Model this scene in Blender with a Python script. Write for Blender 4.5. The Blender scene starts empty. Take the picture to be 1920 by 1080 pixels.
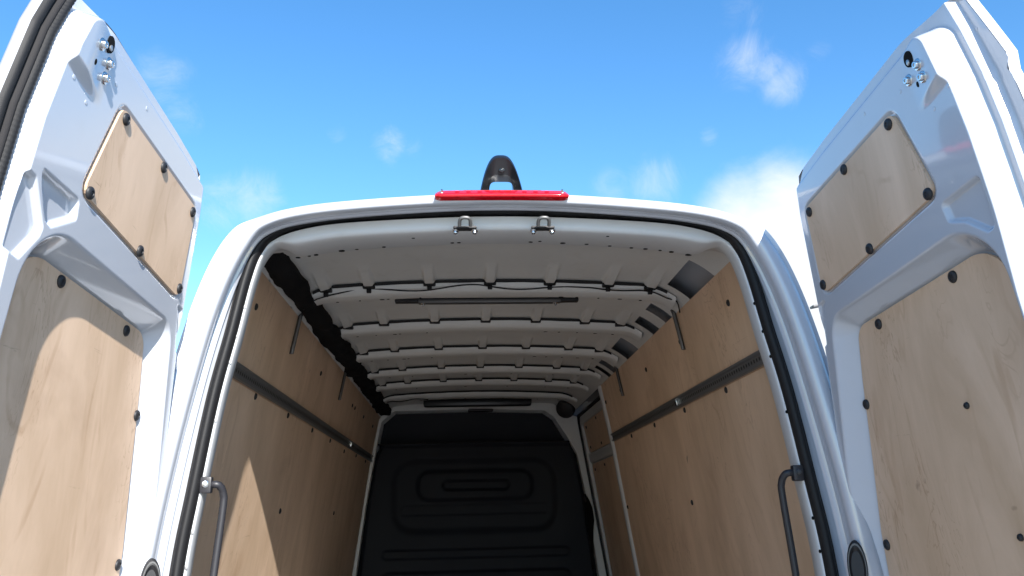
import bpy, math, random
import numpy as np
from mathutils import Matrix, Vector

random.seed(7); rng = np.random.default_rng(7)
sc = bpy.context.scene

# ------------------------------------------------------------------ camera
OY, OZ = -2.12, 1.70                       # survey frame (eye at 0,0,0) -> world (rear sill at y=0, ground z=0)
cam_d = bpy.data.cameras.new("camera"); cam = bpy.data.objects.new("camera", cam_d); sc.collection.objects.link(cam)
R0 = ((0.99808, -0.05780, -0.02235), (-0.00594, 0.26972, -0.96292), (0.06169, 0.96120, 0.26886))
m = Matrix(((R0[0][0], -R0[1][0], -R0[2][0]), (R0[0][1], -R0[1][1], -R0[2][1]), (R0[0][2], -R0[1][2], -R0[2][2]))).to_4x4()
m.translation = Vector((-0.1155, OY, OZ)); cam.matrix_world = m
cam_d.sensor_width = 36; cam_d.lens = 36 * 1536.7 / 1920; cam_d.clip_start = 0.02; cam_d.clip_end = 4000
sc.camera = cam

# ------------------------------------------------------------------ sun and sky
SUN = Vector((1.0, -3.95, 2.18)).normalized()          # direction towards the sun
elev = math.asin(SUN.z); azim = math.atan2(SUN.x, SUN.y)
sd = bpy.data.lights.new("sun", 'SUN'); so = bpy.data.objects.new("sun", sd); sc.collection.objects.link(so)
sd.energy = 4.6; sd.angle = math.radians(0.53); sd.color = (1.0, 0.965, 0.91)
so.rotation_euler = (-SUN).to_track_quat('-Z', 'Y').to_euler(); so.location = (6, -30, 20)

world = bpy.data.worlds.new("World"); sc.world = world; world.use_nodes = True
N = world.node_tree.nodes; L = world.node_tree.links; N.clear()
def nd(t, **kw):
    n = N.new(t)
    for k, v in kw.items(): setattr(n, k, v)
    return n
def mth(op, a, b=None, clamp=False):
    n = nd('ShaderNodeMath', operation=op, use_clamp=clamp)
    for i, v in enumerate((a, b)):
        if v is None: continue
        if isinstance(v, (int, float)): n.inputs[i].default_value = v
        else: L.new(v, n.inputs[i])
    return n.outputs[0]
sky = nd('ShaderNodeTexSky', sky_type='NISHITA'); sky.sun_disc = False
sky.sun_elevation = elev; sky.sun_rotation = azim; sky.air_density = 1.0; sky.dust_density = 0.15; sky.ozone_density = 1.6; sky.altitude = 100
tc = nd('ShaderNodeTexCoord'); D = tc.outputs['Generated']
hsv = nd('ShaderNodeHueSaturation'); hsv.inputs['Saturation'].default_value = 1.30; hsv.inputs['Value'].default_value = 1.0
L.new(sky.outputs[0], hsv.inputs['Color'])
def noise(scale, detail, rough, stretch=(1, 1, 1), dist=0.0, loc=(0, 0, 0)):
    mp = nd('ShaderNodeMapping'); mp.inputs['Scale'].default_value = stretch; mp.inputs['Location'].default_value = loc
    L.new(D, mp.inputs['Vector'])
    n = nd('ShaderNodeTexNoise'); n.inputs['Scale'].default_value = scale; n.inputs['Detail'].default_value = detail
    n.inputs['Roughness'].default_value = rough; n.inputs['Distortion'].default_value = dist
    L.new(mp.outputs[0], n.inputs['Vector']); return n.outputs['Fac']
fine = noise(9.0, 9, 0.66, (1, 1, 1.5), 0.35); med = noise(4.2, 5, 0.55, (1, 1, 1.8), 0.5, (3.1, 1.7, .4))
def blob(c, rad, gain, sx=1.0):
    c = Vector(c).normalized()
    dt = nd('ShaderNodeVectorMath', operation='DISTANCE'); L.new(D, dt.inputs[0]); dt.inputs[1].default_value = c
    mr = nd('ShaderNodeMapRange', interpolation_type='SMOOTHERSTEP'); L.new(dt.outputs['Value'], mr.inputs[0])
    mr.inputs[1].default_value = rad; mr.inputs[2].default_value = 0.0; mr.inputs[3].default_value = 0.0; mr.inputs[4].default_value = gain
    return mr.outputs[0]
def seg_blobs(lst):
    acc = None
    for c, r, g in lst:
        b = blob(c, r, g); acc = b if acc is None else mth('MAXIMUM', acc, b)
    return acc
wisps = seg_blobs([((-0.325, .822, .474), .075, .62), ((-0.306, .843, .441), .06, .48), ((-.30, .83, .47), .05, .35),
    ((.324, .807, .494), .07, .62), ((.366, .808, .462), .06, .66), ((.314, .782, .539), .06, .45), ((.345, .80, .478), .05, .62),
    ((-.085, .901, .430), .055, .68), ((-.06, .903, .424), .04, .5), ((-.146, .888, .437), .035, .58), ((-.05, .902, .421), .02, .4),
    ((-.237, .900, .362), .08, .72), ((-.27, .885, .352), .08, .66), ((.232, .895, .381), .075, .6), ((.18, .905, .378), .06, .5), ((.29, .859, .422), .028, .55), ((.397, .776, .489), .035, .4)])
wtex = mth('ADD', mth('MULTIPLY', noise(13.0, 10, 0.72, (1.25, 1, 1.1), 0.9, (.7, .2, 1.9)), .62), mth('MULTIPLY', med, .38))
wr = nd('ShaderNodeMapRange', interpolation_type='SMOOTHSTEP'); L.new(mth('ADD', wtex, mth('MULTIPLY', mth('SUBTRACT', wisps, .55), .55)), wr.inputs[0])
wr.inputs[1].default_value = .34; wr.inputs[2].default_value = .78; wr.inputs[4].default_value = .52
wispf = mth('MULTIPLY', wr.outputs[0], mth('MULTIPLY', wisps, 1.5, True), True)
big = seg_blobs([((.385, .872, .300), .17, .95), ((.40, .885, .235), .22, 1.25), ((.43, .89, .12), .30, 1.4), ((.50, .86, .2), .25, 1.2), ((.36, .875, .325), .12, .62), ((.33, .885, .325), .13, .72), ((.365, .866, .35), .09, .55)])
bigf = nd('ShaderNodeMapRange', interpolation_type='SMOOTHSTEP')
L.new(mth('SUBTRACT', big, mth('MULTIPLY', mth('ADD', mth('MULTIPLY', fine, .55), mth('MULTIPLY', med, .45)), 1.0)), bigf.inputs[0])
bigf.inputs[1].default_value = -.25; bigf.inputs[2].default_value = .42
sep = nd('ShaderNodeSeparateXYZ'); L.new(D, sep.inputs[0])
low = nd('ShaderNodeMapRange', interpolation_type='SMOOTHSTEP'); L.new(sep.outputs[2], low.inputs[0])   # fair-weather cumulus low all round
low.inputs[1].default_value = .16; low.inputs[2].default_value = .03; low.inputs[3].default_value = 0; low.inputs[4].default_value = 1
lown = nd('ShaderNodeMapRange', interpolation_type='SMOOTHSTEP'); L.new(med, lown.inputs[0]); lown.inputs[1].default_value = .47; lown.inputs[2].default_value = .62
lowf = mth('MULTIPLY', low.outputs[0], lown.outputs[0])
cl = mth('MAXIMUM', mth('MAXIMUM', wispf, bigf.outputs[0]), lowf, True)
mix = nd('ShaderNodeMix', data_type='RGBA'); L.new(cl, mix.inputs[0]); L.new(hsv.outputs[0], mix.inputs[6]); mix.inputs[7].default_value = (3.45, 3.62, 3.75, 1)
SKY_STRENGTH = 0.112
bg = nd('ShaderNodeBackground'); bg.inputs[1].default_value = SKY_STRENGTH; L.new(mix.outputs[2], bg.inputs[0])
ow = nd('ShaderNodeOutputWorld'); L.new(bg.outputs[0], ow.inputs[0])

sc.view_settings.view_transform = 'Standard'; sc.view_settings.look = 'None'
sc.view_settings.exposure = 1.42; sc.view_settings.gamma = 1.0; sc.view_settings.use_curve_mapping = False
sc.render.engine = 'CYCLES'; sc.cycles.use_denoising = True; sc.cycles.max_bounces = 12; sc.cycles.diffuse_bounces = 7
sc.cycles.sample_clamp_indirect = 6.0

# ------------------------------------------------------------------ materials
def new_mat(name):
    mt = bpy.data.materials.new(name); mt.use_nodes = True
    return mt, mt.node_tree.nodes, mt.node_tree.links, mt.node_tree.nodes['Principled BSDF']
def paint(name, col, rough=.3, coat=.0, metal=0.0, bump=0.0, bscale=400, var=.04, dirt=0.0, spec=.5):
    mt, n, l, b = new_mat(name)
    tcn = n.new('ShaderNodeTexCoord'); nz = n.new('ShaderNodeTexNoise'); nz.inputs['Scale'].default_value = 2.3; nz.inputs['Detail'].default_value = 7
    nz.inputs['Roughness'].default_value = .6; l.new(tcn.outputs['Object'], nz.inputs['Vector'])
    mr = n.new('ShaderNodeMapRange'); l.new(nz.outputs[0], mr.inputs[0]); mr.inputs[1].default_value = .3; mr.inputs[2].default_value = .7
    mr.inputs[3].default_value = 1 - var; mr.inputs[4].default_value = 1 + var
    vm = n.new('ShaderNodeVectorMath'); vm.operation = 'SCALE'; vm.inputs[0].default_value = col; l.new(mr.outputs[0], vm.inputs['Scale'])
    src = vm.outputs[0]
    if dirt:
        n2 = n.new('ShaderNodeTexNoise'); n2.inputs['Scale'].default_value = 14; n2.inputs['Detail'].default_value = 10; n2.inputs['Roughness'].default_value = .72
        l.new(tcn.outputs['Object'], n2.inputs['Vector'])
        m2 = n.new('ShaderNodeMapRange'); l.new(n2.outputs[0], m2.inputs[0]); m2.inputs[1].default_value = .56; m2.inputs[2].default_value = .72; m2.inputs[4].default_value = dirt
        mx = n.new('ShaderNodeMix'); mx.data_type = 'RGBA'; l.new(m2.outputs[0], mx.inputs[0]); l.new(src, mx.inputs[6]); mx.inputs[7].default_value = (.30, .27, .22, 1)
        src = mx.outputs[2]
    l.new(src, b.inputs['Base Color'])
    r2 = n.new('ShaderNodeMapRange'); l.new(nz.outputs[0], r2.inputs[0]); r2.inputs[3].default_value = rough * .8; r2.inputs[4].default_value = rough * 1.25
    l.new(r2.outputs[0], b.inputs['Roughness'])
    b.inputs['Metallic'].default_value = metal; b.inputs['Coat Weight'].default_value = coat; b.inputs['Coat Roughness'].default_value = .05
    b.inputs['Specular IOR Level'].default_value = spec
    if bump:
        nb = n.new('ShaderNodeTexNoise'); nb.inputs['Scale'].default_value = bscale; nb.inputs['Detail'].default_value = 3; l.new(tcn.outputs['Object'], nb.inputs['Vector'])
        bp = n.new('ShaderNodeBump'); bp.inputs['Strength'].default_value = bump; bp.inputs['Distance'].default_value = .002
        l.new(nb.outputs[0], bp.inputs['Height']); l.new(bp.outputs[0], b.inputs['Normal'])
    return mt
M = {}
M['white'] = paint('white_body_paint', (.455, .48, .53), .20, 1.0, bump=.015, bscale=260, var=.015, dirt=.06)
M['inner'] = paint('white_inner_paint', (.56, .57, .575), .42, .15, bump=.04, bscale=220, var=.03, dirt=.12)
M['roof'] = paint('unlined_roof_paint', (.64, .645, .63), .48, .08, bump=.05, bscale=180, var=.05, dirt=.18)
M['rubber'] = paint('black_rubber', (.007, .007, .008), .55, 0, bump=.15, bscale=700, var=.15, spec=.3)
M['seal_grey'] = paint('worn_grey_rubber', (.014, .013, .014), .65, 0, bump=.3, bscale=900, var=.25, spec=.25)
M['plastic'] = paint('black_plastic', (.012, .012, .014), .55, 0, bump=.12, bscale=900, var=.1)
M['pod'] = paint('gloss_black_plastic', (.008, .009, .011), .32, .0, var=.05)
M['bulk'] = paint('bulkhead_plastic', (.011, .013, .019), .6, 0, bump=.2, bscale=600, var=.15, spec=.28)
M['fabric'] = paint('black_headliner_felt', (.012, .012, .013), .95, 0, bump=.8, bscale=160, var=.3, spec=.1)
M['dark'] = paint('dark_hole', (.01, .01, .01), .9, 0, var=.05, spec=.1)
M['steel'] = paint('galvanised_steel', (.42, .42, .43), .38, 0, metal=.85, var=.12)
M['chrome'] = paint('bright_zinc', (.62, .62, .62), .22, 0, metal=1.0, var=.05)
M['handle'] = paint('grey_handle_coating', (.016, .016, .020), .45, .0, var=.08)
M['dmetal'] = paint('dull_strap_metal', (.13, .13, .13), .45, 0, metal=.6, var=.15)
M['tyre'] = paint('tyre_rubber', (.02, .02, .02), .8, 0, bump=.2, bscale=80)
M['glass'] = paint('tinted_glass', (.012, .015, .018), .05, .3)
M['lamp_grey'] = paint('grey_lamp_housing', (.06, .06, .065), .5)

def ply_mat(name, base, grain_axis):
    """birch plywood face: flowing flame grain along the vertical, pores, knots, handling smudges"""
    mt, n, l, b = new_mat(name)
    tcn = n.new('ShaderNodeTexCoord'); mp = n.new('ShaderNodeMapping'); mp.inputs['Scale'].default_value = grain_axis
    l.new(tcn.outputs['Object'], mp.inputs['Vector'])
    def nz(s, d, r, dist=0, vec=None):
        q = n.new('ShaderNodeTexNoise'); q.inputs['Scale'].default_value = s; q.inputs['Detail'].default_value = d; q.inputs['Roughness'].default_value = r
        q.inputs['Distortion'].default_value = dist; l.new(vec or mp.outputs[0], q.inputs['Vector']); return q.outputs[0]
    warp = nz(1.3, 3, .5, 1.2)
    ad = n.new('ShaderNodeMath'); ad.operation = 'MULTIPLY'; l.new(warp, ad.inputs[0]); ad.inputs[1].default_value = 46
    sn = n.new('ShaderNodeMath'); sn.operation = 'SINE'; l.new(ad.outputs[0], sn.inputs[0])        # contour lines of the warp = cathedral grain
    g = n.new('ShaderNodeMapRange'); l.new(sn.outputs[0], g.inputs[0]); g.inputs[1].default_value = .72; g.inputs[2].default_value = 1.0; g.inputs[4].default_value = 1.0
    brk = n.new('ShaderNodeMapRange'); l.new(nz(5, 4, .6), brk.inputs[0]); brk.inputs[1].default_value = .45; brk.inputs[2].default_value = .65
    gm = n.new('ShaderNodeMath'); gm.operation = 'MULTIPLY'; l.new(g.outputs[0], gm.inputs[0]); l.new(brk.outputs[0], gm.inputs[1])
    cr = n.new('ShaderNodeValToRGB'); l.new(nz(2.2, 9, .62, .6), cr.inputs[0])
    cr.color_ramp.elements[0].position = .28; cr.color_ramp.elements[1].position = .74
    cr.color_ramp.elements[0].color = (base[0] * .80, base[1] * .76, base[2] * .70, 1); cr.color_ramp.elements[1].color = (base[0] * 1.12, base[1] * 1.12, base[2] * 1.14, 1)
    mx = n.new('ShaderNodeMix'); mx.data_type = 'RGBA'; l.new(cr.outputs[0], mx.inputs[6]); mx.inputs[7].default_value = (base[0] * .62, base[1] * .52, base[2] * .42, 1)
    gs = n.new('ShaderNodeMath'); gs.operation = 'MULTIPLY'; l.new(gm.outputs[0], gs.inputs[0]); gs.inputs[1].default_value = .38; l.new(gs.outputs[0], mx.inputs[0])
    w2 = nz(3.2, 4, .55, 1.6); a2 = n.new('ShaderNodeMath'); a2.operation = 'MULTIPLY'; l.new(w2, a2.inputs[0]); a2.inputs[1].default_value = 64
    s2 = n.new('ShaderNodeMath'); s2.operation = 'SINE'; l.new(a2.outputs[0], s2.inputs[0])
    g2 = n.new('ShaderNodeMapRange'); l.new(s2.outputs[0], g2.inputs[0]); g2.inputs[1].default_value = .86; g2.inputs[2].default_value = 1.0; g2.inputs[4].default_value = 1.0
    k2 = n.new('ShaderNodeMapRange'); l.new(nz(2.6, 3, .5), k2.inputs[0]); k2.inputs[1].default_value = .50; k2.inputs[2].default_value = .62; k2.inputs[4].default_value = .40
    q2 = n.new('ShaderNodeMath'); q2.operation = 'MULTIPLY'; l.new(g2.outputs[0], q2.inputs[0]); l.new(k2.outputs[0], q2.inputs[1])
    mxb = n.new('ShaderNodeMix'); mxb.data_type = 'RGBA'; l.new(q2.outputs[0], mxb.inputs[0]); l.new(mx.outputs[2], mxb.inputs[6]); mxb.inputs[7].default_value = (base[0] * .50, base[1] * .40, base[2] * .32, 1)
    mx = mxb
    st = n.new('ShaderNodeMapRange'); l.new(nz(2.0, 5, .6, .3, tcn.outputs['Object']), st.inputs[0]); st.inputs[1].default_value = .58; st.inputs[2].default_value = .76; st.inputs[4].default_value = .42
    m2 = n.new('ShaderNodeMix'); m2.data_type = 'RGBA'; l.new(st.outputs[0], m2.inputs[0]); l.new(mx.outputs[2], m2.inputs[6]); m2.inputs[7].default_value = (base[0] * .55, base[1] * .48, base[2] * .42, 1)
    sp = n.new('ShaderNodeMapRange'); l.new(nz(11, 3, .5, .2, tcn.outputs['Object']), sp.inputs[0]); sp.inputs[1].default_value = .735; sp.inputs[2].default_value = .78; sp.inputs[4].default_value = .55
    m3 = n.new('ShaderNodeMix'); m3.data_type = 'RGBA'; l.new(sp.outputs[0], m3.inputs[0]); l.new(m2.outputs[2], m3.inputs[6]); m3.inputs[7].default_value = (.09, .05, .03, 1)
    sm = n.new('ShaderNodeMapping'); sm.inputs['Scale'].default_value = (1, .9, 9); sm.inputs['Rotation'].default_value = (.25, 0, 0); l.new(tcn.outputs['Object'], sm.inputs['Vector'])
    sc_ = n.new('ShaderNodeMapRange'); l.new(nz(7, 5, .62, .4, sm.outputs[0]), sc_.inputs[0]); sc_.inputs[1].default_value = .685; sc_.inputs[2].default_value = .74; sc_.inputs[4].default_value = .45
    m4 = n.new('ShaderNodeMix'); m4.data_type = 'RGBA'; l.new(sc_.outputs[0], m4.inputs[0]); l.new(m3.outputs[2], m4.inputs[6]); m4.inputs[7].default_value = (base[0] * .42, base[1] * .38, base[2] * .34, 1)
    m3 = m4
    l.new(m3.outputs[2], b.inputs['Base Color']); b.inputs['Roughness'].default_value = .55; b.inputs['Specular IOR Level'].default_value = .35
    bp = n.new('ShaderNodeBump'); bp.inputs['Strength'].default_value = .12; bp.inputs['Distance'].default_value = .001
    l.new(nz(40, 4, .7), bp.inputs['Height']); l.new(bp.outputs[0], b.inputs['Normal'])
    return mt
M['ply'] = ply_mat('birch_plywood', (.72, .535, .385), (1.0, 1.6, .55))
M['plyd'] = ply_mat('birch_plywood_door', (.63, .46, .325), (2.2, 2.6, .75))
def rail_mat():
    mt, n, l, b = new_mat('perforated_rail')
    tcn = n.new('ShaderNodeTexCoord'); sx = n.new('ShaderNodeSeparateXYZ'); l.new(tcn.outputs['Object'], sx.inputs[0])
    def mm(op, a, c):
        q = n.new('ShaderNodeMath'); q.operation = op
        for i, v in enumerate((a, c)):
            if v is None: continue
            if isinstance(v, float): q.inputs[i].default_value = v
            else: l.new(v, q.inputs[i])
        return q.outputs[0]
    fy = mm('PINGPONG', mm('DIVIDE', sx.outputs[1], .025), .5)           # hole every 25 mm
    fz = mm('ABSOLUTE', mm('SUBTRACT', sx.outputs[2], 1.70 + .4665), None)
    dd = mm('ADD', mm('POWER', mm('MULTIPLY', fy, .025), 2.0), mm('POWER', fz, 2.0))
    hole = mm('LESS_THAN', dd, .0062 ** 2)
    mx = n.new('ShaderNodeMix'); mx.data_type = 'RGBA'; l.new(hole, mx.inputs[0]); mx.inputs[6].default_value = (.16, .16, .16, 1); mx.inputs[7].default_value = (.01, .01, .01, 1)
    l.new(mx.outputs[2], b.inputs['Base Color']); b.inputs['Roughness'].default_value = .45; b.inputs['Metallic'].default_value = .35
    return mt
M['rail'] = rail_mat()
def red_mat():
    mt, n, l, b = new_mat('red_lamp_lens')
    tcn = n.new('ShaderNodeTexCoord'); w = n.new('ShaderNodeTexVoronoi'); w.inputs['Scale'].default_value = 75; l.new(tcn.outputs['Object'], w.inputs['Vector'])
    cr = n.new('ShaderNodeValToRGB'); l.new(w.outputs['Distance'], cr.inputs[0]); cr.color_ramp.elements[0].color = (.36, .002, .006, 1); cr.color_ramp.elements[1].color = (.56, .004, .012, 1)
    cr.color_ramp.elements[0].position = .1; cr.color_ramp.elements[1].position = .5
    l.new(cr.outputs[0], b.inputs['Base Color']); b.inputs['Roughness'].default_value = .12; b.inputs['Coat Weight'].default_value = .4
    b.inputs['Subsurface Weight'].default_value = .0; b.inputs['Subsurface Radius'].default_value = (.02, .002, .002)
    return mt
M['red'] = red_mat()
def ground_mat():
    mt, n, l, b = new_mat('weathered_yard_concrete')
    tcn = n.new('ShaderNodeTexCoord')
    a = n.new('ShaderNodeTexNoise'); a.inputs['Scale'].default_value = .6; a.inputs['Detail'].default_value = 10; a.inputs['Roughness'].default_value = .7; l.new(tcn.outputs['Object'], a.inputs['Vector'])
    cr = n.new('ShaderNodeValToRGB'); l.new(a.outputs[0], cr.inputs[0]); cr.color_ramp.elements[0].color = (.22, .22, .215, 1); cr.color_ramp.elements[1].color = (.40, .395, .38, 1)
    l.new(cr.outputs[0], b.inputs['Base Color']); b.inputs['Roughness'].default_value = .9
    g = n.new('ShaderNodeTexNoise'); g.inputs['Scale'].default_value = 60; g.inputs['Detail'].default_value = 6; l.new(tcn.outputs['Object'], g.inputs['Vector'])
    bp = n.new('ShaderNodeBump'); bp.inputs['Strength'].default_value = .4; l.new(g.outputs[0], bp.inputs['Height']); l.new(bp.outputs[0], b.inputs['Normal'])
    return mt
M['ground'] = ground_mat()

# ------------------------------------------------------------------ mesh helpers (survey frame in, world out)
COL = sc.collection
def W(p): return (p[0], p[1] + OY, p[2] + OZ)
def obj(name, verts, faces, mat, parent=None, smooth=True, world=False):
    me = bpy.data.meshes.new(name)
    me.from_pydata([tuple(map(float, v)) if world else tuple(map(float, W(v))) for v in verts], [], faces)
    me.validate(); me.materials.append(M[mat] if isinstance(mat, str) else mat)
    if smooth: me.polygons.foreach_set('use_smooth', [True] * len(me.polygons))
    me.update()
    o = bpy.data.objects.new(name, me); COL.objects.link(o)
    if parent is not None: o.parent = parent
    return o
def sharp(o, deg=35):
    try: o.data.set_sharp_from_angle(angle=math.radians(deg))
    except Exception: pass
    return o
def grid_faces(nr, nc, closed_c=False, closed_r=False, off=0):
    f = []
    for i in range(nr if closed_r else nr - 1):
        for j in range(nc if closed_c else nc - 1):
            a = i * nc + j; b_ = i * nc + (j + 1) % nc; i2 = (i + 1) % nr
            f.append((off + a, off + b_, off + i2 * nc + (j + 1) % nc, off + i2 * nc + j))
    return f
def loft(name, rows, mat, parent, closed=False, smooth=True, caps=False):
    nr, nc = len(rows), len(rows[0]); v = [p for r in rows for p in r]; f = grid_faces(nr, nc, closed)
    if caps: f += [tuple(range(nc))[::-1], tuple(range((nr - 1) * nc, nr * nc))]
    return obj(name, v, f, mat, parent, smooth)
def frames(path):
    path = [Vector(p) for p in path]; out = []
    up = None
    for i, p in enumerate(path):
        t = (path[min(i + 1, len(path) - 1)] - path[max(i - 1, 0)]).normalized()
        if up is None:
            up = Vector((0, 0, 1)) if abs(t.z) < .9 else Vector((1, 0, 0))
        a = t.cross(up).normalized(); up = a.cross(t).normalized(); out.append((p, a, up))
    return out
def tube(name, path, r, mat, parent, n=10, caps=True):
    rows = []
    for k, (p, a, b_) in enumerate(frames(path)):
        rr = r[k] if isinstance(r, (list, tuple)) else r
        rows.append([p + a * math.cos(q) * rr + b_ * math.sin(q) * rr for q in np.linspace(0, 2 * math.pi, n, endpoint=False)])
    return sharp(loft(name, rows, mat, parent, True, True, caps), 50)
def smooth_path(pts, n=8):
    P = [Vector(p) for p in pts]; out = []
    for i in range(len(P) - 1):
        p0, p1, p2, p3 = P[max(i - 1, 0)], P[i], P[i + 1], P[min(i + 2, len(P) - 1)]
        for k in range(n):
            t = k / n
            out.append(.5 * ((2 * p1) + (p2 - p0) * t + (2 * p0 - 5 * p1 + 4 * p2 - p3) * t * t + (3 * p1 - p0 - 3 * p2 + p3) * t ** 3))
    out.append(P[-1]); return out
def box(name, lo, hi, mat, parent, bev=.0, fr=None):
    """bevelled box; fr=(origin, ex, ey, ez) maps local to survey frame"""
    import bmesh
    bm = bmesh.new(); bmesh.ops.create_cube(bm, size=1)
    for v in bm.verts:
        for k in range(3): v.co[k] = lo[k] + (v.co[k] + .5) * (hi[k] - lo[k])
    if bev: bmesh.ops.bevel(bm, geom=list(bm.edges), offset=bev, segments=2, affect='EDGES', profile=.6)
    vs = [v.co.copy() for v in bm.verts]; bm.verts.index_update(); fs = [tuple(v.index for v in f.verts) for f in bm.faces]; bm.free()
    if fr: vs = [fr[0] + fr[1] * v.x + fr[2] * v.y + fr[3] * v.z for v in vs]
    return sharp(obj(name, vs, fs, mat, parent, bool(bev)), 40)
def lathe(prof, n=18, cap=True):
    """prof: list of (r, h). returns verts (x,y,h) and faces, closed by a centre fan at both ends if r==0"""
    v, f = [], []
    for r, h in prof:
        for q in np.linspace(0, 2 * math.pi, n, endpoint=False): v.append((r * math.cos(q), r * math.sin(q), h))
    f = grid_faces(len(prof), n, True)
    if cap: f.append(tuple(range((len(prof) - 1) * n, len(prof) * n)))
    return v, f
def disc_on(name, prof, origin, nrm, mat, parent, n=18, sx=1.0, sy=1.0, upv=(0, 0, 1), mesh_cache={}):
    """place a lathed fitting (shared mesh data) on a surface"""
    key = (name, tuple(prof), n, mat)
    if key not in mesh_cache:
        v, f = lathe(prof, n, 'rim' not in name); me = bpy.data.meshes.new(name); me.from_pydata(v, [], f); me.materials.append(M[mat])
        me.polygons.foreach_set('use_smooth', [True] * len(me.polygons)); me.update(); me.set_sharp_from_angle(angle=math.radians(40)); mesh_cache[key] = me
    o = bpy.data.objects.new(name, mesh_cache[key]); COL.objects.link(o)
    z = Vector(nrm).normalized(); x = Vector(upv).cross(z).normalized(); y = z.cross(x)
    mt = Matrix((x, y, z)).transposed().to_4x4() @ Matrix.Diagonal((sx, sy, 1, 1)); mt.translation = Vector(W(origin))
    o.parent = parent; o.matrix_world = mt; return o
def interp(x, xs, ys): return np.interp(x, xs, ys)
def ss(a, b, x):
    t = np.clip((np.asarray(x, float) - a) / (b - a), 0, 1); return t * t * (3 - 2 * t)
def ramp(a, b, x, r=.22):
    t = np.clip((np.asarray(x, float) - a) / (b - a), 0, 1)
    y = np.where(t < r, t * t / (2 * r), np.where(t > 1 - r, (1 - r) - (1 - t) ** 2 / (2 * r), t - r / 2)); return y / (1 - r)
PLUG = [(.0125, -.001), (.0125, .002), (.0112, .0042), (.008, .0058), (.0055, .0062), (.0048, .0046), (.003, .0046)]
HOLE = [(.006, -.001), (.006, .0006), (.004, .0008)]
SCREW = [(.0125, -.001), (.0125, .0016), (.0118, .0022), (.0080, .0024), (.0078, .0075), (.0066, .0092), (.0034, .0094), (.0030, .0078)]

# ------------------------------------------------------------------ ground
gv, gf = [], []
gs = [-1500, -300, -60, -15, -5, 0, 5, 15, 60, 300, 1500]
for y in gs:
    for x in gs: gv.append((x, y, 0))
g = obj('ground', gv, grid_faces(len(gs), len(gs)), 'ground', None, False, True); g['kind'] = 'structure'

# ------------------------------------------------------------------ the van
van = bpy.data.objects.new('cargo_van', None); COL.objects.link(van); van.empty_display_size = .5
van['label'] = 'white high-roof cargo van with both rear doors swung open and plywood-lined load space'; van['category'] = 'van'

LEAN = .063
def yp(z): return 2.10 + LEAN * z                     # plane of the rear weather seal
S_c = np.array([(0, .822), (.2, .817), (.43, .803), (.545, .785), (.62, .757), (.665, .712), (.69, .63), (.715, .48), (.745, .31), (.772, .08), (.793, -.15), (.80, -.6), (.80, -1.02)])
O_c = np.array([(0, .846), (.2, .840), (.41, .824), (.545, .806), (.635, .780), (.70, .737), (.745, .66), (.785, .537), (.82, .365), (.855, .134), (.88, -.1), (.92, -.6), (.92, -1.02)])
def resample(c, n=10):
    full = np.vstack([c[::-1] * [-1, 1], c[1:]]); out = smooth_path([(a, 0, b) for a, b in full], n)
    return np.array([(p.x, p.z) for p in out])
S = resample(S_c); O = resample(O_c); NP = len(S)
def normals(c):
    t = np.gradient(c, axis=0); n = np.stack([-t[:, 1], t[:, 0]], 1); n /= np.linalg.norm(n, axis=1)[:, None]; return n   # outward (left->right over the top)
NS = normals(S); NS[:, 1] = np.where(np.abs(S[:, 1] - S[:, 1].max()) < 1e-9, 1, NS[:, 1])
TOP = ss(.45, .93, NS[:, 1])                          # 1 along the header, 0 down the pillars
def ring(f, dy, scale=1.0):
    c = S + (O - S) * f
    return [(p[0] * scale, yp(p[1]) + dy, p[1]) for p in c]
# body skin: rear lip, rounded back over the sides and roof, forward to the cab
B_c = np.array([(0, .968), (.2, .966), (.42, .955), (.58, .940), (.70, .912), (.785, .865), (.860, .76), (.906, .60), (.945, .40), (.980, .15), (1.010, -.1), (1.075, -.6), (1.10, -1.02)])
B = resample(B_c)
def outer_at(y):
    """outer section of the body at survey y: tight radius round the pillars, long fall at the rear of the roof"""
    k1 = min(1, max(0, (y - 2.04) / .36)); k2 = .10 * k1 + .90 * float(ss(2.06, 2.55, y))
    k = k1 * (1 - TOP) + k2 * TOP
    return [tuple(O[i] + (B[i] - O[i]) * k[i]) for i in range(NP)]
rows = []
TW = ss(.12, .995, NS[:, 1]); LW = (.031 * TW + .052 * (1 - TW))[:, None]; Lq = O - NS * LW                 # inner edge of the rear lip
for g_, dy in ((0, -.062), (0, -.078), (.06, -.088), (.18, -.094), (.4, -.096), (.7, -.095), (.9, -.090), (1.0, -.078)):
    c = Lq + (O - Lq) * g_; rows.append([(p[0], yp(p[1]) + dy, p[1]) for p in c])
for y in (2.07, 2.09, 2.12, 2.17, 2.24, 2.33, 2.6, 3.2, 4.0, 5.0, 6.0, 7.0):
    s_ = outer_at(y); rows.append([(a, y - (0 if y > 2.12 else 0) + LEAN * (b - .8) * max(0, 1 - (y - 2.07) / .5), b) for a, b in s_])
base = outer_at(7.0)
for y, k, dz in ((7.35, .99, -.08), (7.75, .96, -.28), (8.15, .93, -.62), (8.5, .90, -.80), (8.95, .84, -.98), (9.1, .72, -1.06)):
    top = .96 + dz
    rows.append([(a * k, y, min(b, top - .05 * (a / .9) ** 2)) for a, b in base])
shell = loft('body_shell', rows, 'white', van); sharp(shell, 50)
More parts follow.
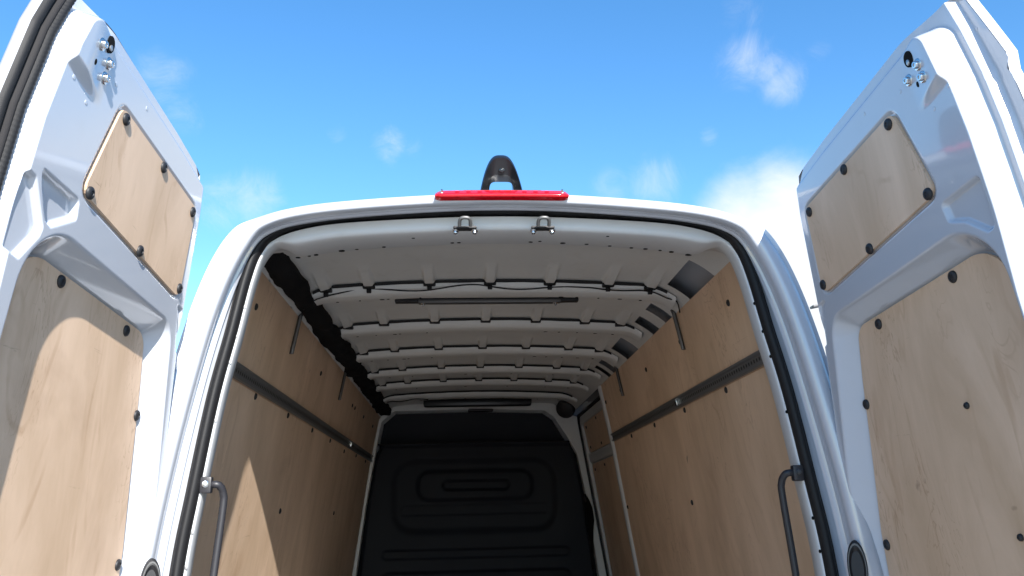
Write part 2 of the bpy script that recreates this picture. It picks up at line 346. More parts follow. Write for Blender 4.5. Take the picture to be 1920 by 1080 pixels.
# recessed rear frame between lip and seal (stepped drip channel)
rows = []
for g_, bu, dy in ((0, .001, -.070), (.0, .005, -.052), (.10, .010, -.036), (.14, .011, -.026), (.15, .005, -.023), (.30, .004, -.012), (.34, .009, -.008), (.55, .011, .004), (.80, .012, .014), (.92, .014, .018), (.96, .006, .020), (1.02, -.004, .022)):
    c = Lq + (S - Lq) * g_ + NS * bu; rows.append([(p[0], yp(p[1]) + dy, p[1]) for p in c])
rframe = loft('rear_frame', rows, 'white', van); sharp(rframe, 40)
# weather seal bulb around the opening
rows = []
for i in range(NP):
    th = .0145 * (1 - TOP[i]) + .0068 * TOP[i]; row = []
    for q in np.linspace(0, 2 * math.pi, 14, endpoint=False):
        o_ = math.cos(q) * th; d_ = math.sin(q) * .024
        row.append((S[i, 0] + NS[i, 0] * o_, yp(S[i, 1]) + .006 + d_, S[i, 1] + NS[i, 1] * o_))
    rows.append(row)
loft('weather_seal', rows, 'rubber', van, True)
rows = []
for i in range(NP):                                   # thin grey lip outside the bulb
    row = []
    for q in np.linspace(0, 2 * math.pi, 8, endpoint=False):
        o_ = .0175 - .006 * TOP[i] + math.cos(q) * .003; d_ = math.sin(q) * .006
        row.append((S[i, 0] + NS[i, 0] * o_, yp(S[i, 1]) + .008 + d_, S[i, 1] + NS[i, 1] * o_))
    rows.append(row)
loft('seal_lip', rows, 'seal_grey', van, True)
# plywood wall surface
def wx(z): return np.where(np.asarray(z) <= .44, .896 - .14 * (np.asarray(z) - .043), .84 - .183 * (np.asarray(z) - .44))
# inner frame: pillar flange and header box section
TOPI = ss(.80, .99, NS[:, 1])
side_p = [(.008, .010), (.010, .005), (.014, .004), (.017, .006), (.0185, .010), (.019, .016), (.019, .030), (.016, .05), (.010, .08)]
top_p = [(.008, .010), (.013, -.002), (.038, -.004), (.044, -.003), (.049, .001), (.0515, .007), (.0515, .030), (.0515, .122), (.047, .130)]
rows = []
for (si, sy), (ti, ty) in zip(side_p, top_p):
    row = []
    for i in range(NP):
        w = TOPI[i]; inn = si * (1 - w) + ti * w; dy = sy * (1 - w) + ty * w
        row.append((S[i, 0] - NS[i, 0] * inn, yp(S[i, 1]) + dy, S[i, 1] - NS[i, 1] * inn))
    rows.append(row)
row = []
def ceil_z(x):
    ax = np.abs(x); return .905 - .0556 * ax ** 2 - 2.35 * np.clip(ax - .6, 0, None) ** 2
for i in range(NP):
    w = TOPI[i]; x0, z0 = S[i]; xs_ = math.copysign(float(wx(z0)) + .004, x0) if abs(x0) > .4 else x0
    if z0 > .79: xs_ = x0
    zt = min(float(ceil_z(min(abs(x0), .775))), .9) if w > .02 else z0
    row.append((x0 * w + xs_ * (1 - w), yp(z0) + .16 * w + .30 * (1 - w), z0 * (1 - w) + zt * w))
rows.append(row)
header = loft('inner_frame', rows, 'inner', van); sharp(header, 45)
for x, y, s_ in ((-.581, 2.30, 1.0), (-.55, 2.297, .7), (-.533, 2.297, 1.3), (-.46, 2.285, 1.5), (-.416, 2.275, .8), (-.338, 2.262, .8), (.427, 2.278, 1.0), (.385, 2.272, .8), (.47, 2.284, .7),
                (.505, 2.287, 1.3), (.554, 2.297, 1.5), (-.141, 2.256, .8), (-.122, 2.256, .8), (.087, 2.255, .9), (.113, 2.246, .7), (.181, 2.256, 1.2), (.251, 2.257, .9), (.32, 2.262, .8), (-.25, 2.20, .7), (.30, 2.18, .7)):
    i = int(np.argmin(np.abs(S[:, 0] - x) + (S[:, 1] < .7) * 9)); zz = S[i, 1] - (.019 * (1 - TOPI[i]) + .0515 * TOPI[i])
    disc_on('hole', HOLE, (x, min(y, yp(zz) + .120), zz - .0004), (0, 0, -1), 'dark', header, 12, s_ * 1.15, s_ * .9, (0, 1, 0))

# latch striker brackets hanging on the header
for x0 in (-.1045, .1095):
    zt = .769
    br = box('striker_bracket', (-.032, -.012, -.007), (.032, .016, .0), 'plastic', van, .003, (Vector((x0, 2.125, zt)), Vector((1, 0, 0)), Vector((0, 1, 0)), Vector((0, 0, 1))))
    pth = smooth_path([(x0 - .015, 2.10, zt - .006), (x0 - .014, 2.087, zt + .005), (x0 - .008, 2.080, zt + .010), (x0 + .008, 2.080, zt + .010), (x0 + .014, 2.087, zt + .005), (x0 + .015, 2.10, zt - .006)], 5)
    tube('striker_loop', pth, .0050, 'dmetal', br, 8)
    for dx in (-.026, .026): disc_on('bolt', SCREW, (x0 + dx, 2.128, zt - .010), (0, -.25, -1), 'chrome', br, 12, .75, .75, (0, 1, 0))

# ------------------------------------------------------------------ roof skin with embossed tongues and side openings
GX = [-.64, -.475, -.24, -.003, .233, .465, .633]
BOW = [(3.10, 3.215), (3.745, 3.86), (4.37, 4.49), (4.955, 5.065), (5.455, 5.56), (6.02, 6.15)]
xs = sorted(set(np.round(np.concatenate([np.linspace(-.775, .775, 90)] + [np.linspace(g_ - .034, g_ + .034, 13) for g_ in GX]), 4)))
ys = sorted(set(np.round(np.concatenate([np.linspace(2.262, 6.74, 180), [2.72, 3.04, 3.33, 3.44, 3.56, 3.68, 4.02, 4.30, 4.62, 4.72, 4.80, 4.88]]), 4)))
X, Y = np.meshgrid(xs, ys)
Z = ceil_z(X) - (.050 + .030 * ss(.45, .64, np.abs(X))) * (1 - ss(2.26, 2.75, Y)) * (1 - ss(.69, .772, np.abs(X)))
for g_ in GX:
    lat = 1 - ss(.015, .026, np.abs(X - g_))
    for (a, b_) in BOW[:5]:
        along = ss(a - .24, a - .03, Y) * (Y < a + .05) + (Y >= b_ - .03) * (1 - ss(b_, b_ + .16, Y)) * .5
        Z = Z - .020 * lat * along * (Y > a - .26) * (Y < b_ + .18)
Z = Z - .004 * np.sin((Y - 2.2) * 31) * ss(.0, .4, .5 - np.abs(X)) * 0
verts = np.stack([X, Y, Z], -1).reshape(-1, 3); nx_ = len(xs)
OPEN = [(2.72, 3.04), (3.33, 3.44), (3.56, 3.68), (4.02, 4.30), (4.62, 4.72), (4.80, 4.88)]
faces = []
for i in range(len(ys) - 1):
    yc = (ys[i] + ys[i + 1]) / 2; op = any(a < yc < b_ for a, b_ in OPEN)
    for j in range(nx_ - 1):
        xc = (xs[j] + xs[j + 1]) / 2
        if op and .695 < xc < .768: continue
        faces.append((i * nx_ + j, i * nx_ + j + 1, (i + 1) * nx_ + j + 1, (i + 1) * nx_ + j))
roof = obj('roof_skin', verts, faces, 'roof', van); sharp(roof, 40)

def bow_mesh(a, b_, mat='roof'):
    xsb = np.linspace(-.715, .735, 61); prof = [(a, -.004), (a + .004, -.022), (a + .016, -.040), (a + .030, -.045), (b_ - .018, -.046), (b_ - .006, -.043), (b_, -.036), (b_ + .002, .0)]
    rows = []
    for x in xsb:
        e = ss(.60, .72, abs(x)); rows.append([(x, y + .0 * e, float(ceil_z(x)) + dz * (1 - .45 * e) - .004 * e) for y, dz in prof])
    return loft('roof_bow', rows, mat, van)
PAD = [(.023, 0), (.023, -.010), (.018, -.016), (.008, -.018)]
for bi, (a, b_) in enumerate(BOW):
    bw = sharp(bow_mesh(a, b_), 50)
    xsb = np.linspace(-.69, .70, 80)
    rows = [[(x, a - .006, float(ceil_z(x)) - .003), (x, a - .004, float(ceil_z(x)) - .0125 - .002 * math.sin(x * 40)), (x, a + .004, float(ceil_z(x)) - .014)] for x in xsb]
    loft('gap_shadow_strip', rows, 'rubber', bw)  # black strip modelled in as the gap shadow between bow and roof skin
    if bi < 5:
        for g_ in GX:
            zz = float(ceil_z(g_)) - .013
            box('sealant_pad', (-.024, -.020, -.012), (.024, .010, .004), 'rubber', bw, .005, (Vector((g_, a + .002, zz)), Vector((1, 0, 0)), Vector((0, 1, 0)), Vector((0, 0, 1))))
            if bi == 0: box('sealant_pad', (-.009, -.006, -.022), (.009, .008, 0), 'rubber', bw, .003, (Vector((g_, a + .004, zz - .006)), Vector((1, 0, 0)), Vector((0, 1, 0)), Vector((0, 0, 1))))
    hx_ = [-.60, -.52, -.44, -.40, -.28, .28, .36, .44, .52, .62] if bi < 3 else [-.55, -.42, -.1, .2, .45, .6]
    for k, x in enumerate(hx_):
        zz = float(ceil_z(x)) - .0455 * (1 - .45 * float(ss(.60, .72, abs(x)))) - .004 * float(ss(.60, .72, abs(x)))
        disc_on('hole', HOLE, (x + .008 * ((k * 7) % 3 - 1), b_ - .022, zz - .0012), (0, 0, -1), 'dark', bw, 12, (1.0, .7, 1.6)[k % 3], .8, (0, 1, 0))
# fine cable strung along the first bow
pts = []
for x in np.linspace(-.69, .70, 29):
    pts.append((x, 3.105 + .004 * math.sin(x * 9), float(ceil_z(x)) - .026 - .010 * abs(math.sin(x * 6.7 + .4)) - .006 * math.sin(x * 17)))
pts = [(-.735, 3.16, .80)] + pts + [(.745, 3.13, .815), (.765, 3.17, .78)]
tube('roof_cable', smooth_path(pts, 3), .0028, 'rubber', van, 6)
pts = [(x, 6.0, float(ceil_z(x)) - .05 - .012 * math.sin(x * 14) ** 2) for x in np.linspace(-.66, -.36, 9)]
tube('roof_cable', smooth_path(pts, 3), .004, 'rubber', van, 6)
# long dark lamp strip behind the first bow
lz = .905 - .045
lamp = box('lamp_strip', (-.385, -.018, -.012), (.365, .020, .004), 'plastic', van, .004, (Vector((0, 3.247, lz)), Vector((1, 0, 0)), Vector((0, 1, 0)), Vector((0, 0, 1))))
box('lamp_cover', (-.29, -.024, -.018), (.29, .012, -.004), 'dmetal', lamp, .004, (Vector((0, 3.247, lz)), Vector((1, 0, 0)), Vector((0, 1, 0)), Vector((0, 0, 1))))
for x in (-.27, .27): disc_on('screw', SCREW, (x, 3.241, lz - .018), (0, -.3, -1), 'chrome', lamp, 12, .7, .7, (0, 1, 0))
# padded black trim along the left cant rail
rows = []
yy = np.linspace(2.36, 6.70, 130); nzv = rng.normal(0, 1, (130, 22)); 
for _ in range(3): nzv = (nzv + np.roll(nzv, 1, 0) + np.roll(nzv, -1, 0) + np.roll(nzv, 1, 1) + np.roll(nzv, -1, 1)) / 5
for i, y in enumerate(yy):
    row = []; fade = float(ss(2.34, 2.44, y))
    for j, q in enumerate(np.linspace(0, 2 * math.pi, 22, endpoint=False)):
        rr = .86 + .40 * nzv[i, j]
        row.append((-.732 + math.cos(q) * .058 * rr * (.75 + .25 * fade), y, .838 + math.sin(q) * .050 * rr * (.8 + .2 * fade)))
    rows.append(row)
loft('cable_trim', rows, 'fabric', van, True, True, True)
for y in np.arange(2.75, 6.6, .37):
    box('trim_clip', (-.006, -.012, -.014), (.006, .012, .014), 'steel', van, .002, (Vector((-.776, float(y), .812)), Vector((1, 0, 0)), Vector((0, 1, 0)), Vector((.18, 0, 1))))

# ------------------------------------------------------------------ plywood lining
def ply_sheet(name, s, y0, y1, z0, z1, parent, xoff=0.0, mat='ply', r=.0, thick=.009):
    """thin sheet following the leaning wall; outline may be rounded"""
    import bmesh
    if r:
        cs = []
        for cy, cz, a0 in ((y1 - r, z1 - r, 0), (y0 + r, z1 - r, 90), (y0 + r, z0 + r, 180), (y1 - r, z0 + r, 270)):
            for q in np.linspace(a0, a0 + 90, 7): cs.append((cy + r * math.cos(math.radians(q)), cz + r * math.sin(math.radians(q))))
    else: cs = [(y1, z1), (y0, z1), (y0, z0), (y1, z0)]
    n = len(cs); v = [(s * (float(wx(z)) + xoff), y, z) for y, z in cs] + [(s * (float(wx(z)) + xoff + thick), y, z) for y, z in cs]
    f = [tuple(range(n)), tuple(range(2 * n - 1, n - 1, -1))] + [(i, i + n, (i + 1) % n + n, (i + 1) % n) for i in range(n)]
    return obj(name, v, f, mat, parent, False)
def wall_plug(s, yw, zw, par, xoff=0.0):
    z = zw - OZ; y = yw - OY; sl = .14 if z <= .44 else .183
    disc_on('plug', PLUG, (s * (float(wx(z)) + xoff), y, z), (-s, 0, -sl), 'plastic', par, 16, .95, .95)
PL = [(0.552, 2.388), (1.182, 2.388), (1.839, 2.386), (2.482, 2.386), (3.011, 2.386), (3.136, 2.386), (3.603, 2.386), (4.2, 2.386)]
PLr = [(0.807, 2.128), (1.365, 2.128), (1.939, 2.126), (2.498, 2.126), (3.067, 2.112), (3.635, 2.126), (1.56, 1.746), (3.075, 1.746), (4.2, 2.126)]
PR = [(0.541, 2.387), (1.185, 2.387), (1.844, 2.386), (2.526, 2.386), (3.03, 2.386), (.345, 2.227)]
PRr = [(0.794, 2.126), (1.371, 2.126), (1.946, 2.124), (2.522, 2.126), (1.563, 1.743), (3.03, 1.742)]
for s, yend, up, lo in ((-1, 6.70, PL, PLr), (1, 5.20, PR, PRr)):
    u_ = ply_sheet('plywood_panel', s, 2.36, yend, .4425, .800, van); l_ = ply_sheet('plywood_panel', s, 2.36, yend, -1.0, .4400, van)
    for y, z in up: wall_plug(s, y, z, u_)
    for y, z in lo: wall_plug(s, y, z, l_)
    rp = [(.4435, -.001), (.4435, .012), (.446, .0145), (.452, .0145), (.456, .006), (.477, .006), (.481, .0145), (.487, .0145), (.4895, .012), (.4895, -.001)]
    rows = [[(s * (float(wx(z)) - o_), y, z - .18 * 0) for z, o_ in rp] for y in np.linspace(2.34, yend - .02, 12)]
    rl = loft('load_rail', rows, 'rail', van, False, False)
    for y in ((5.35,) if s < 0 else (3.55,)):
        box('rail_stop', (-.010, -.012, -.014), (.004, .012, .014), 'chrome', rl, .002, (Vector((s * (float(wx(.4665)) - .006), y, .4665)), Vector((s, 0, 0)), Vector((0, 1, 0)), Vector((-s * .18, 0, 1))))
    for yb in (3.26, 4.585):                            # upright folded-steel tie straps over the upper sheet
        pts = [(s * (float(wx(z)) - .010), yb + (.02 if z > .8 else 0), z) for z in (.83, .80, .74, .68, .645)]
        rows = []
        for k, p in enumerate(pts):
            hw = .011 if k < 4 else .007
            rows.append([(p[0], p[1] - hw, p[2]), (p[0] - s * .007, p[1] - hw * .6, p[2]), (p[0] - s * .003, p[1], p[2]), (p[0] - s * .007, p[1] + hw * .6, p[2]), (p[0], p[1] + hw, p[2]), (p[0] + s * .009, p[1], p[2])])
        loft('tie_strap', rows, 'dmetal', van, True, False, True)

# load floor, wheel boxes, rear sill
box('load_floor', (-1.05, 2.14, -1.03), (1.05, 6.74, -1.0), 'seal_grey', van, .002)
for s in (-1, 1):
    box('wheel_box', (-.0, 0, 0), (.20, .95, .30), 'inner', van, .03, (Vector((s * .80 if s < 0 else .60, 3.7, -.998)), Vector((1, 0, 0)), Vector((0, 1, 0)), Vector((0, 0, 1))))

# ------------------------------------------------------------------ right-hand sliding door seen from inside
def rect_frame(name, s, y0, y1, z0, z1, wdt, xo, mat, parent, r=.06, dep=.03):
    def outline(y0, y1, z0, z1, r):
        o_ = []
        for cy, cz, a0 in ((y1 - r, z1 - r, 0), (y0 + r, z1 - r, 90), (y0 + r, z0 + r, 180), (y1 - r, z0 + r, 270)):
            for q in np.linspace(a0, a0 + 90, 8): o_.append((cy + r * math.cos(math.radians(q)), cz + r * math.sin(math.radians(q))))
        return o_
    a = outline(y0, y1, z0, z1, r); b_ = outline(y0 + wdt, y1 - wdt, z0 + wdt, z1 - wdt, max(r - wdt, .01))
    P = lambda c, o_: [(s * (float(wx(z)) + o_), y, z) for y, z in c]
    rows = [P(a, xo + .006), P(a, xo), P(b_, xo), P(b_, xo + dep)]
    return loft(name, rows, mat, parent, True, False)
bpost = [[(float(wx(z)) + o_, y, z) for y, o_ in ((5.19, .012), (5.195, -.012), (5.235, -.016), (5.26, -.006), (5.265, .06))] for z in np.linspace(.80, -1.0, 14)]
loft('door_post', bpost, 'inner', van)
sdoor = obj('sliding_door', [(float(wx(z)) + .075, y, z) for z in (.80, .44, -1.0) for y in (5.2, 6.74)], [(0, 1, 3, 2), (2, 3, 5, 4)], 'inner', van, False)
rect_frame('door_seal', 1, 5.262, 6.66, -.99, .775, .014, .030, 'rubber', sdoor, .10, .04)
rect_frame('door_frame', 1, 5.278, 6.64, -.98, .757, .055, .045, 'inner', sdoor, .09, .03)
pu = ply_sheet('plywood_panel', 1, 5.345, 6.57, .475, .70, sdoor, .060, 'ply', .05)
plw = ply_sheet('plywood_panel', 1, 5.345, 6.57, -.90, .385, sdoor, .060, 'ply', .05)
rows = [[(float(wx(z)) + .075 - o_, y, z) for z, o_ in ((.395, 0), (.395, .022), (.405, .027), (.455, .027), (.465, .022), (.465, 0))] for y in (5.34, 6.0, 6.57)]
loft('door_beam', rows, 'inner', sdoor, False, False)
for y, z in ((5.42, .665), (5.95, .68), (6.45, .665), (5.40, .51), (5.95, .50), (6.45, .51), (5.42, .34), (6.0, .35), (6.45, .34)):
    disc_on('plug', PLUG, (float(wx(z)) + .060, y, z), (-1, 0, -.18), 'plastic', sdoor, 12, .9, .9)
# ------------------------------------------------------------------ bulkhead
def poly_sdf(px, py, poly):
    """signed distance (negative inside) of points to a polygon"""
    poly = np.asarray(poly, float); d = np.full(px.shape, 1e9); ins = np.zeros(px.shape, bool); n = len(poly)
    for i in range(n):
        a, b_ = poly[i], poly[(i + 1) % n]; e = b_ - a; wx_, wy_ = px - a[0], py - a[1]
        t = np.clip((wx_ * e[0] + wy_ * e[1]) / (e @ e), 0, 1); d = np.minimum(d, np.hypot(wx_ - e[0] * t, wy_ - e[1] * t))
        c1 = (a[1] <= py) & (b_[1] > py) | (b_[1] <= py) & (a[1] > py)
        with np.errstate(divide='ignore', invalid='ignore'): xi = a[0] + (py - a[1]) / (b_[1] - a[1]) * e[0]
        ins ^= c1 & (px < xi)
    return np.where(ins, -d, d)
def rrect(x0, x1, z0, z1, r):
    o_ = []
    for cx, cz, a0 in ((x1 - r, z1 - r, 0), (x0 + r, z1 - r, 90), (x0 + r, z0 + r, 180), (x1 - r, z0 + r, 270)):
        for q in np.linspace(a0, a0 + 90, 6): o_.append((cx + r * math.cos(math.radians(q)), cz + r * math.sin(math.radians(q))))
    return o_
nx2, nz2 = 170, 210
sv = np.linspace(-1, 1, nx2); zv = np.linspace(-1.0, .575, nz2); SX, ZV = np.meshgrid(sv, zv)
XV = SX * (interp(ZV, [-1, -.45, .1, .48, .575], [.99, .945, .885, .825, .77]))
Yb = np.full(XV.shape, 6.72)
def emboss(poly, depth, w):
    global Yb
    Yb = Yb + .8 * depth * (1 - ss(-w, w, poly_sdf(XV, ZV, poly)))
emboss(rrect(-.66, .62, -.10, .44, .16), .035, .035); emboss(rrect(-.47, .44, .14, .36, .09), -.030, .022); emboss(rrect(-.27, .26, .215, .285, .033), .028, .014)
emboss(rrect(-.60, .56, .025, .10, .02), .010, .012); emboss(rrect(-.74, .72, -.30, -.235, .03), .018, .010); emboss(rrect(-.74, .72, -.62, -.40, .05), .022, .014); emboss(rrect(-.74, .72, -.9, -.70, .05), .022, .014)
Yb = Yb - .02 * ss(.545, .57, ZV) + .05 * (1 - ss(0, .05, 1 - np.abs(SX)))
bulk = obj('bulkhead', np.stack([XV, Yb, ZV], -1).reshape(-1, 3), grid_faces(nz2, nx2), 'bulk', van); sharp(bulk, 60)
rows = [[(x, 6.69 + o_, .578 + .010 * math.cos(x * 1.9) + dz) for o_, dz in ((.03, -.006), (0, -.004), (-.004, .004), (.02, .008))] for x in np.linspace(-.79, .76, 30)]
loft('bulkhead_trim', rows, 'seal_grey', bulk)
obj('upper_bulkhead', [(-.83, 6.90, .45), (.83, 6.90, .45), (.80, 6.90, .60), (.70, 6.86, .79), (.60, 6.85, .855), (-.68, 6.85, .865), (-.80, 6.88, .79), (-.82, 6.90, .60)], [(0, 1, 2, 3, 4, 5, 6, 7)], 'bulk', bulk, False)
# light metal surround of the bulkhead
fr_o = [(-1.06, -1.02), (-.98, -.4), (-.905, .1), (-.845, .48), (-.79, .76), (-.70, .885), (0, .905), (.62, .885), (.74, .80), (.85, .76), (.92, .48), (.975, .1), (1.04, -.4), (1.11, -1.02)]
fr_i = [(-1.0, -1.0), (-.938, -.4), (-.875, .1), (-.815, .48), (-.765, .76), (-.665, .842), (0, .850), (.555, .832), (.635, .775), (.745, .60), (.81, .48), (.878, .1), (.935, -.4), (.985, -1.0)]
rows = [[(x, 6.66, z) for x, z in fr_o], [(x * .995, 6.665, z - .003) for x, z in fr_i], [(x * .995, 6.88, z - .003) for x, z in fr_i]]
loft('bulkhead_surround', rows, 'roof', van, False, False)
cz_ = .862
cons = box('roof_console', (-.40, -.05, -.035), (.43, .06, .02), 'pod', van, .015, (Vector((-.01, 6.33, cz_)), Vector((1, 0, 0)), Vector((0, 1, 0)), Vector((0, 0, 1))))
box('console_latch', (-.10, -.03, -.05), (.10, .05, -.03), 'plastic', cons, .012, (Vector((.03, 6.45, cz_ - .012)), Vector((1, 0, 0)), Vector((0, 1, 0)), Vector((0, 0, 1))))
disc_on('loudspeaker', [(.075, -.01), (.075, .03), (.065, .05), (.04, .058), (.012, .060)], (.70, 6.42, .815), (-.35, -.8, -.5), 'plastic', van, 24)
# dark webbing beside the bulkhead
rows = [[(.872 + o_ * .028 * w_ + dx, 6.58 + .03 * o_ * w_, z) for o_ in (-1, 0, 1)] for z, dx, w_ in ((.16, -.03, .25), (.11, -.01, .6), (.05, .0, 1.1), (-.04, .006, 1.2), (-.12, .0, 1.0), (-.20, .008, .5), (-.40, .01, .4))]
loft('webbing_strap', rows, 'fabric', van)

# ------------------------------------------------------------------ grab handles, pillar fittings
for s in (-1, 1):
    xa, za, ya = s * .742, .092, 2.105
    pth = [(xa, ya + .012, za), (xa - s * .020, ya + .006, za + .001), (xa - s * .030, ya + .012, za - .004), (xa - s * .036, ya + .022, za - .022), (xa - s * .036, ya + .026, za - .06), (xa - s * .022, ya + .030, za - .25), (xa - s * .012, ya + .030, za - .5), (xa - s * .010, ya + .028, za - .52), (xa + s * .012, ya + .012, za - .545)]
    h = tube('grab_handle', smooth_path(pth, 6), .0092, 'handle', van, 14)
    box('handle_foot', (-.014, -.012, -.020), (.014, .010, .020), 'handle', h, .005, (Vector((xa + s * .002, ya + .008, za)), Vector((1, 0, 0)), Vector((0, 1, 0)), Vector((0, 0, 1))))
    disc_on('bolt', SCREW, (xa + s * .002, ya - .004, za + .002), (-s * .35, -1, 0), 'chrome' if s < 0 else 'handle', h, 14, .7, .7)
    # small flange screws
    for z in (.55, .47, .40, .25, .10, -.02, -.10):
        i = int(np.argmin(np.abs(S[:, 1] - z) + (np.sign(S[:, 0]) != s) * 9)); p = (S[i, 0] - NS[i, 0] * .0165, yp(z) + .004, z)
        disc_on('hole', HOLE, p, (0, -1, 0), 'dark' if s > 0 else 'steel', header, 10, .55, .75)
    # door-stop buffer with bright rim low on the pillar
    bx = s * .822
    bz = -.135
    ov = [(.034, -.002), (.034, .012), (.031, .017), (.029, .018), (.027, .014)]
    bf = disc_on('door_buffer', [(.036, -.03), (.036, .010), (.033, .016), (.028, .017), (.022, .010)], (bx, 2.045 + LEAN * bz - .03, bz), (-s * .45, -.9, 0), 'plastic', van, 24, .62, 1.75)
    disc_on('buffer_rim', [(.0330, .0145), (.0320, .0185), (.030, .0185), (.029, .0145)], (bx, 2.045 + LEAN * bz - .03, bz), (-s * .45, -.9, 0), 'dmetal', van, 24, .62, 1.75)

# ------------------------------------------------------------------ rear doors
KF = .45
def door_axes(s):
    Hh = Vector((s * .8592, 1.8985, 0)); eu = Vector((s * .0238, -.9967, .0775)); ev = Vector((-s * .1403, .0735, .9894)); eh = Vector((-s * .9918, -.0345, -.1381))
    return Hh, eu, ev, eh
uH_v, uH_u = [-1.0, -.3, -.16, -.05, .12, .35, .50, .63, .74, .82, .90], [-.20, -.20, -.20, -.185, -.14, -.088, -.055, -.028, -.005, .022, .055]
def base_h(v):
    x = KF - np.asarray(v, float); return .03 * (np.sqrt(x * x + .0009) + x)
def make_door(s):
    left = s < 0
    Hh, eu, ev, eh = door_axes(s)
    P3 = lambda u, v, h: Hh + eu * float(u) + ev * float(v) + eh * float(h)
    ext = 0.0
    def uF(v):
        v = np.asarray(v, float)
        b_ = interp(v, [-1.0, -.16, .3, .45, .60, .67, .684, .700, .715, .80, .868], [.675, .685, .700, .712, .724, .724, .719, .731, .729, .708, .690])
        if left: b_ = interp(v, [-1.0, -.16, .3, .45, .60, .75, .80, .868], [.700, .706, .716, .726, .738, .732, .722, .705])
        return b_ + ext
    def uH(v): return interp(v, uH_v, uH_u)
    def vT(u):
        t = interp(u, [-.1, .02, .05, .2, .45, .70, .80], [.835, .838, .845, .855, .862, .870, .871])
        return t
    NU, = (210,)
    sA = np.unique(np.concatenate([np.linspace(0, .12, 36), np.linspace(.12, .80, 190), np.linspace(.80, 1, 100)]))
    tA = np.unique(np.concatenate([np.linspace(0, .40, 12), np.linspace(.40, .72, 110), np.linspace(.72, .86, 110), np.linspace(.86, 1, 110)]))
    Sg, Tg = np.meshgrid(sA, tA); vmin = -1.0
    v = vmin + Tg * 1.86
    for _ in range(4):
        u = uH(v) + Sg * (uF(v) - uH(v)); v = vmin + Tg * (vT(u) - vmin)
    # round the hinge-side top corner
    rc = .035; dH = u - uH(v); dT = vT(u) - v
    k = np.clip((rc - dH) / rc, 0, 1) * np.clip((rc * 1.4 - dT) / (rc * 1.4), 0, 1); v = v - k * .018
    def Hf(u, v):
        dT = vT(u) - v; dH = u - uH(v)
        dF = (uF(v) if left else interp(v, [-1.0, -.16, .3, .45, .60, .70, .80, .868], [.675, .685, .700, .712, .722, .722, .713, .702])) - u
        e0 = .030 if left else .045; depF = .030 if left else .042
        a, b_ = dF - e0, dT - .022; r = .048
        db = np.where((a < r) & (b_ < r), r - np.hypot(r - a, r - b_), np.minimum(a, b_))
        dep = np.maximum(depF * (1 - ss(.05, .13, dF)), .020 + .026 * ss(.54, .67, u))
        h = -dep * (1 - ss(0, .020, db))
        if left: h = h - .024 * (1 - ss(.0, .030, dF))
        else: h = h - .022 * (1 - ss(.026, .034, dF))
        h = np.minimum(h, -.018 + .018 * ss(.012, .024, dH))
        h = h + base_h(v)
        # large recess for the lower sheet
        ur = interp(v, [-1, -.16, -.05, .12, .30, .42, .5], [-.15, -.15, -.135, -.090, -.038, -.004, .012])
        a, b_, c_ = .632 - u, .462 - v, u - ur
        r1, r2 = .135, .055
        d = np.minimum(np.minimum(a, b_), c_)
        d = np.where((a < r1) & (b_ < r1), r1 - np.hypot(r1 - a, r1 - b_), d); d = np.where((c_ < r2) & (b_ < r2), r2 - np.hypot(r2 - c_, r2 - b_), d)
        h = h - .054 * ramp(-.001, .046, d, .16)
        # shallow seat of the small sheet
        h = h - .006 * (1 - ss(-.004, .004, poly_sdf(u, v, SMALL) - .007)) 
        # embossed pockets
        for poly, dep in POCK[s]: h = h - dep * (1 - ss(-.0055, .0025, poly_sdf(u, v, poly)))
        # raised lock corner with its wedge
        wed = ss(.555, .66, u + .0) * ss(.700, .724, v - .10 * (u - .62)) * ss(0, .02, db)
        h = h + .013 * wed
        return h
    h = Hf(u, v)
    vs = [P3(a, b_, c_) for a, b_, c_ in zip(u.ravel(), v.ravel(), h.ravel())]
    fcs = grid_faces(len(tA), len(sA))
    if not left: fcs = [f[::-1] for f in fcs]
    door = obj('rear_door', vs, fcs, 'white', van); sharp(door, 60)
    door['label'] = 'left rear door, sunlit inside, black seal down its free edge' if left else 'right rear door, inside in shade, stepped white free edge'
    # outer skin with a turned edge
    nsx, ntx = 30, 60; sB, tB = np.meshgrid(np.linspace(0, 1, nsx), np.linspace(0, 1, ntx))
    vv = vmin + tB * 1.86
    for _ in range(4):
        uu = uH(vv) + sB * (uF(vv) - uH(vv)); vv = vmin + tB * (vT(uu) - vmin)
    bump = (.016 * ss(.70, .722, vv) * (1 - ss(.80, .86, vv)) if left else 0) * sB ** 6
    if left: uu = uu - .122 * sB ** 3
    hb = -.092 - .02 * (1 - (2 * sB - 1) ** 2) + base_h(vv)
    ov = [P3(a, b_, c_) for a, b_, c_ in zip((uu + bump).ravel(), vv.ravel(), hb.ravel())]
    of = grid_faces(ntx, nsx); nb = len(ov)
    ring_i = [j for j in range(nsx)] ; per = [(0, j) for j in range(nsx)] + [(i, nsx - 1) for i in range(1, ntx)] + [(ntx - 1, j) for j in range(nsx - 2, -1, -1)] + [(i, 0) for i in range(ntx - 2, 0, -1)]
    for (i, j) in per:
        a, b_ = uu[i, j], vv[i, j]; ov.append(P3(a, b_ + (.0005 if i == ntx - 1 else 0), float(Hf(np.array([a]), np.array([b_]))[0]) - .0015))
    for k in range(len(per)):
        k2 = (k + 1) % len(per); of.append((per[k][0] * nsx + per[k][1], per[k2][0] * nsx + per[k2][1], nb + k2, nb + k))
    sharp(obj('outer_skin', ov, of, 'white', door), 40)
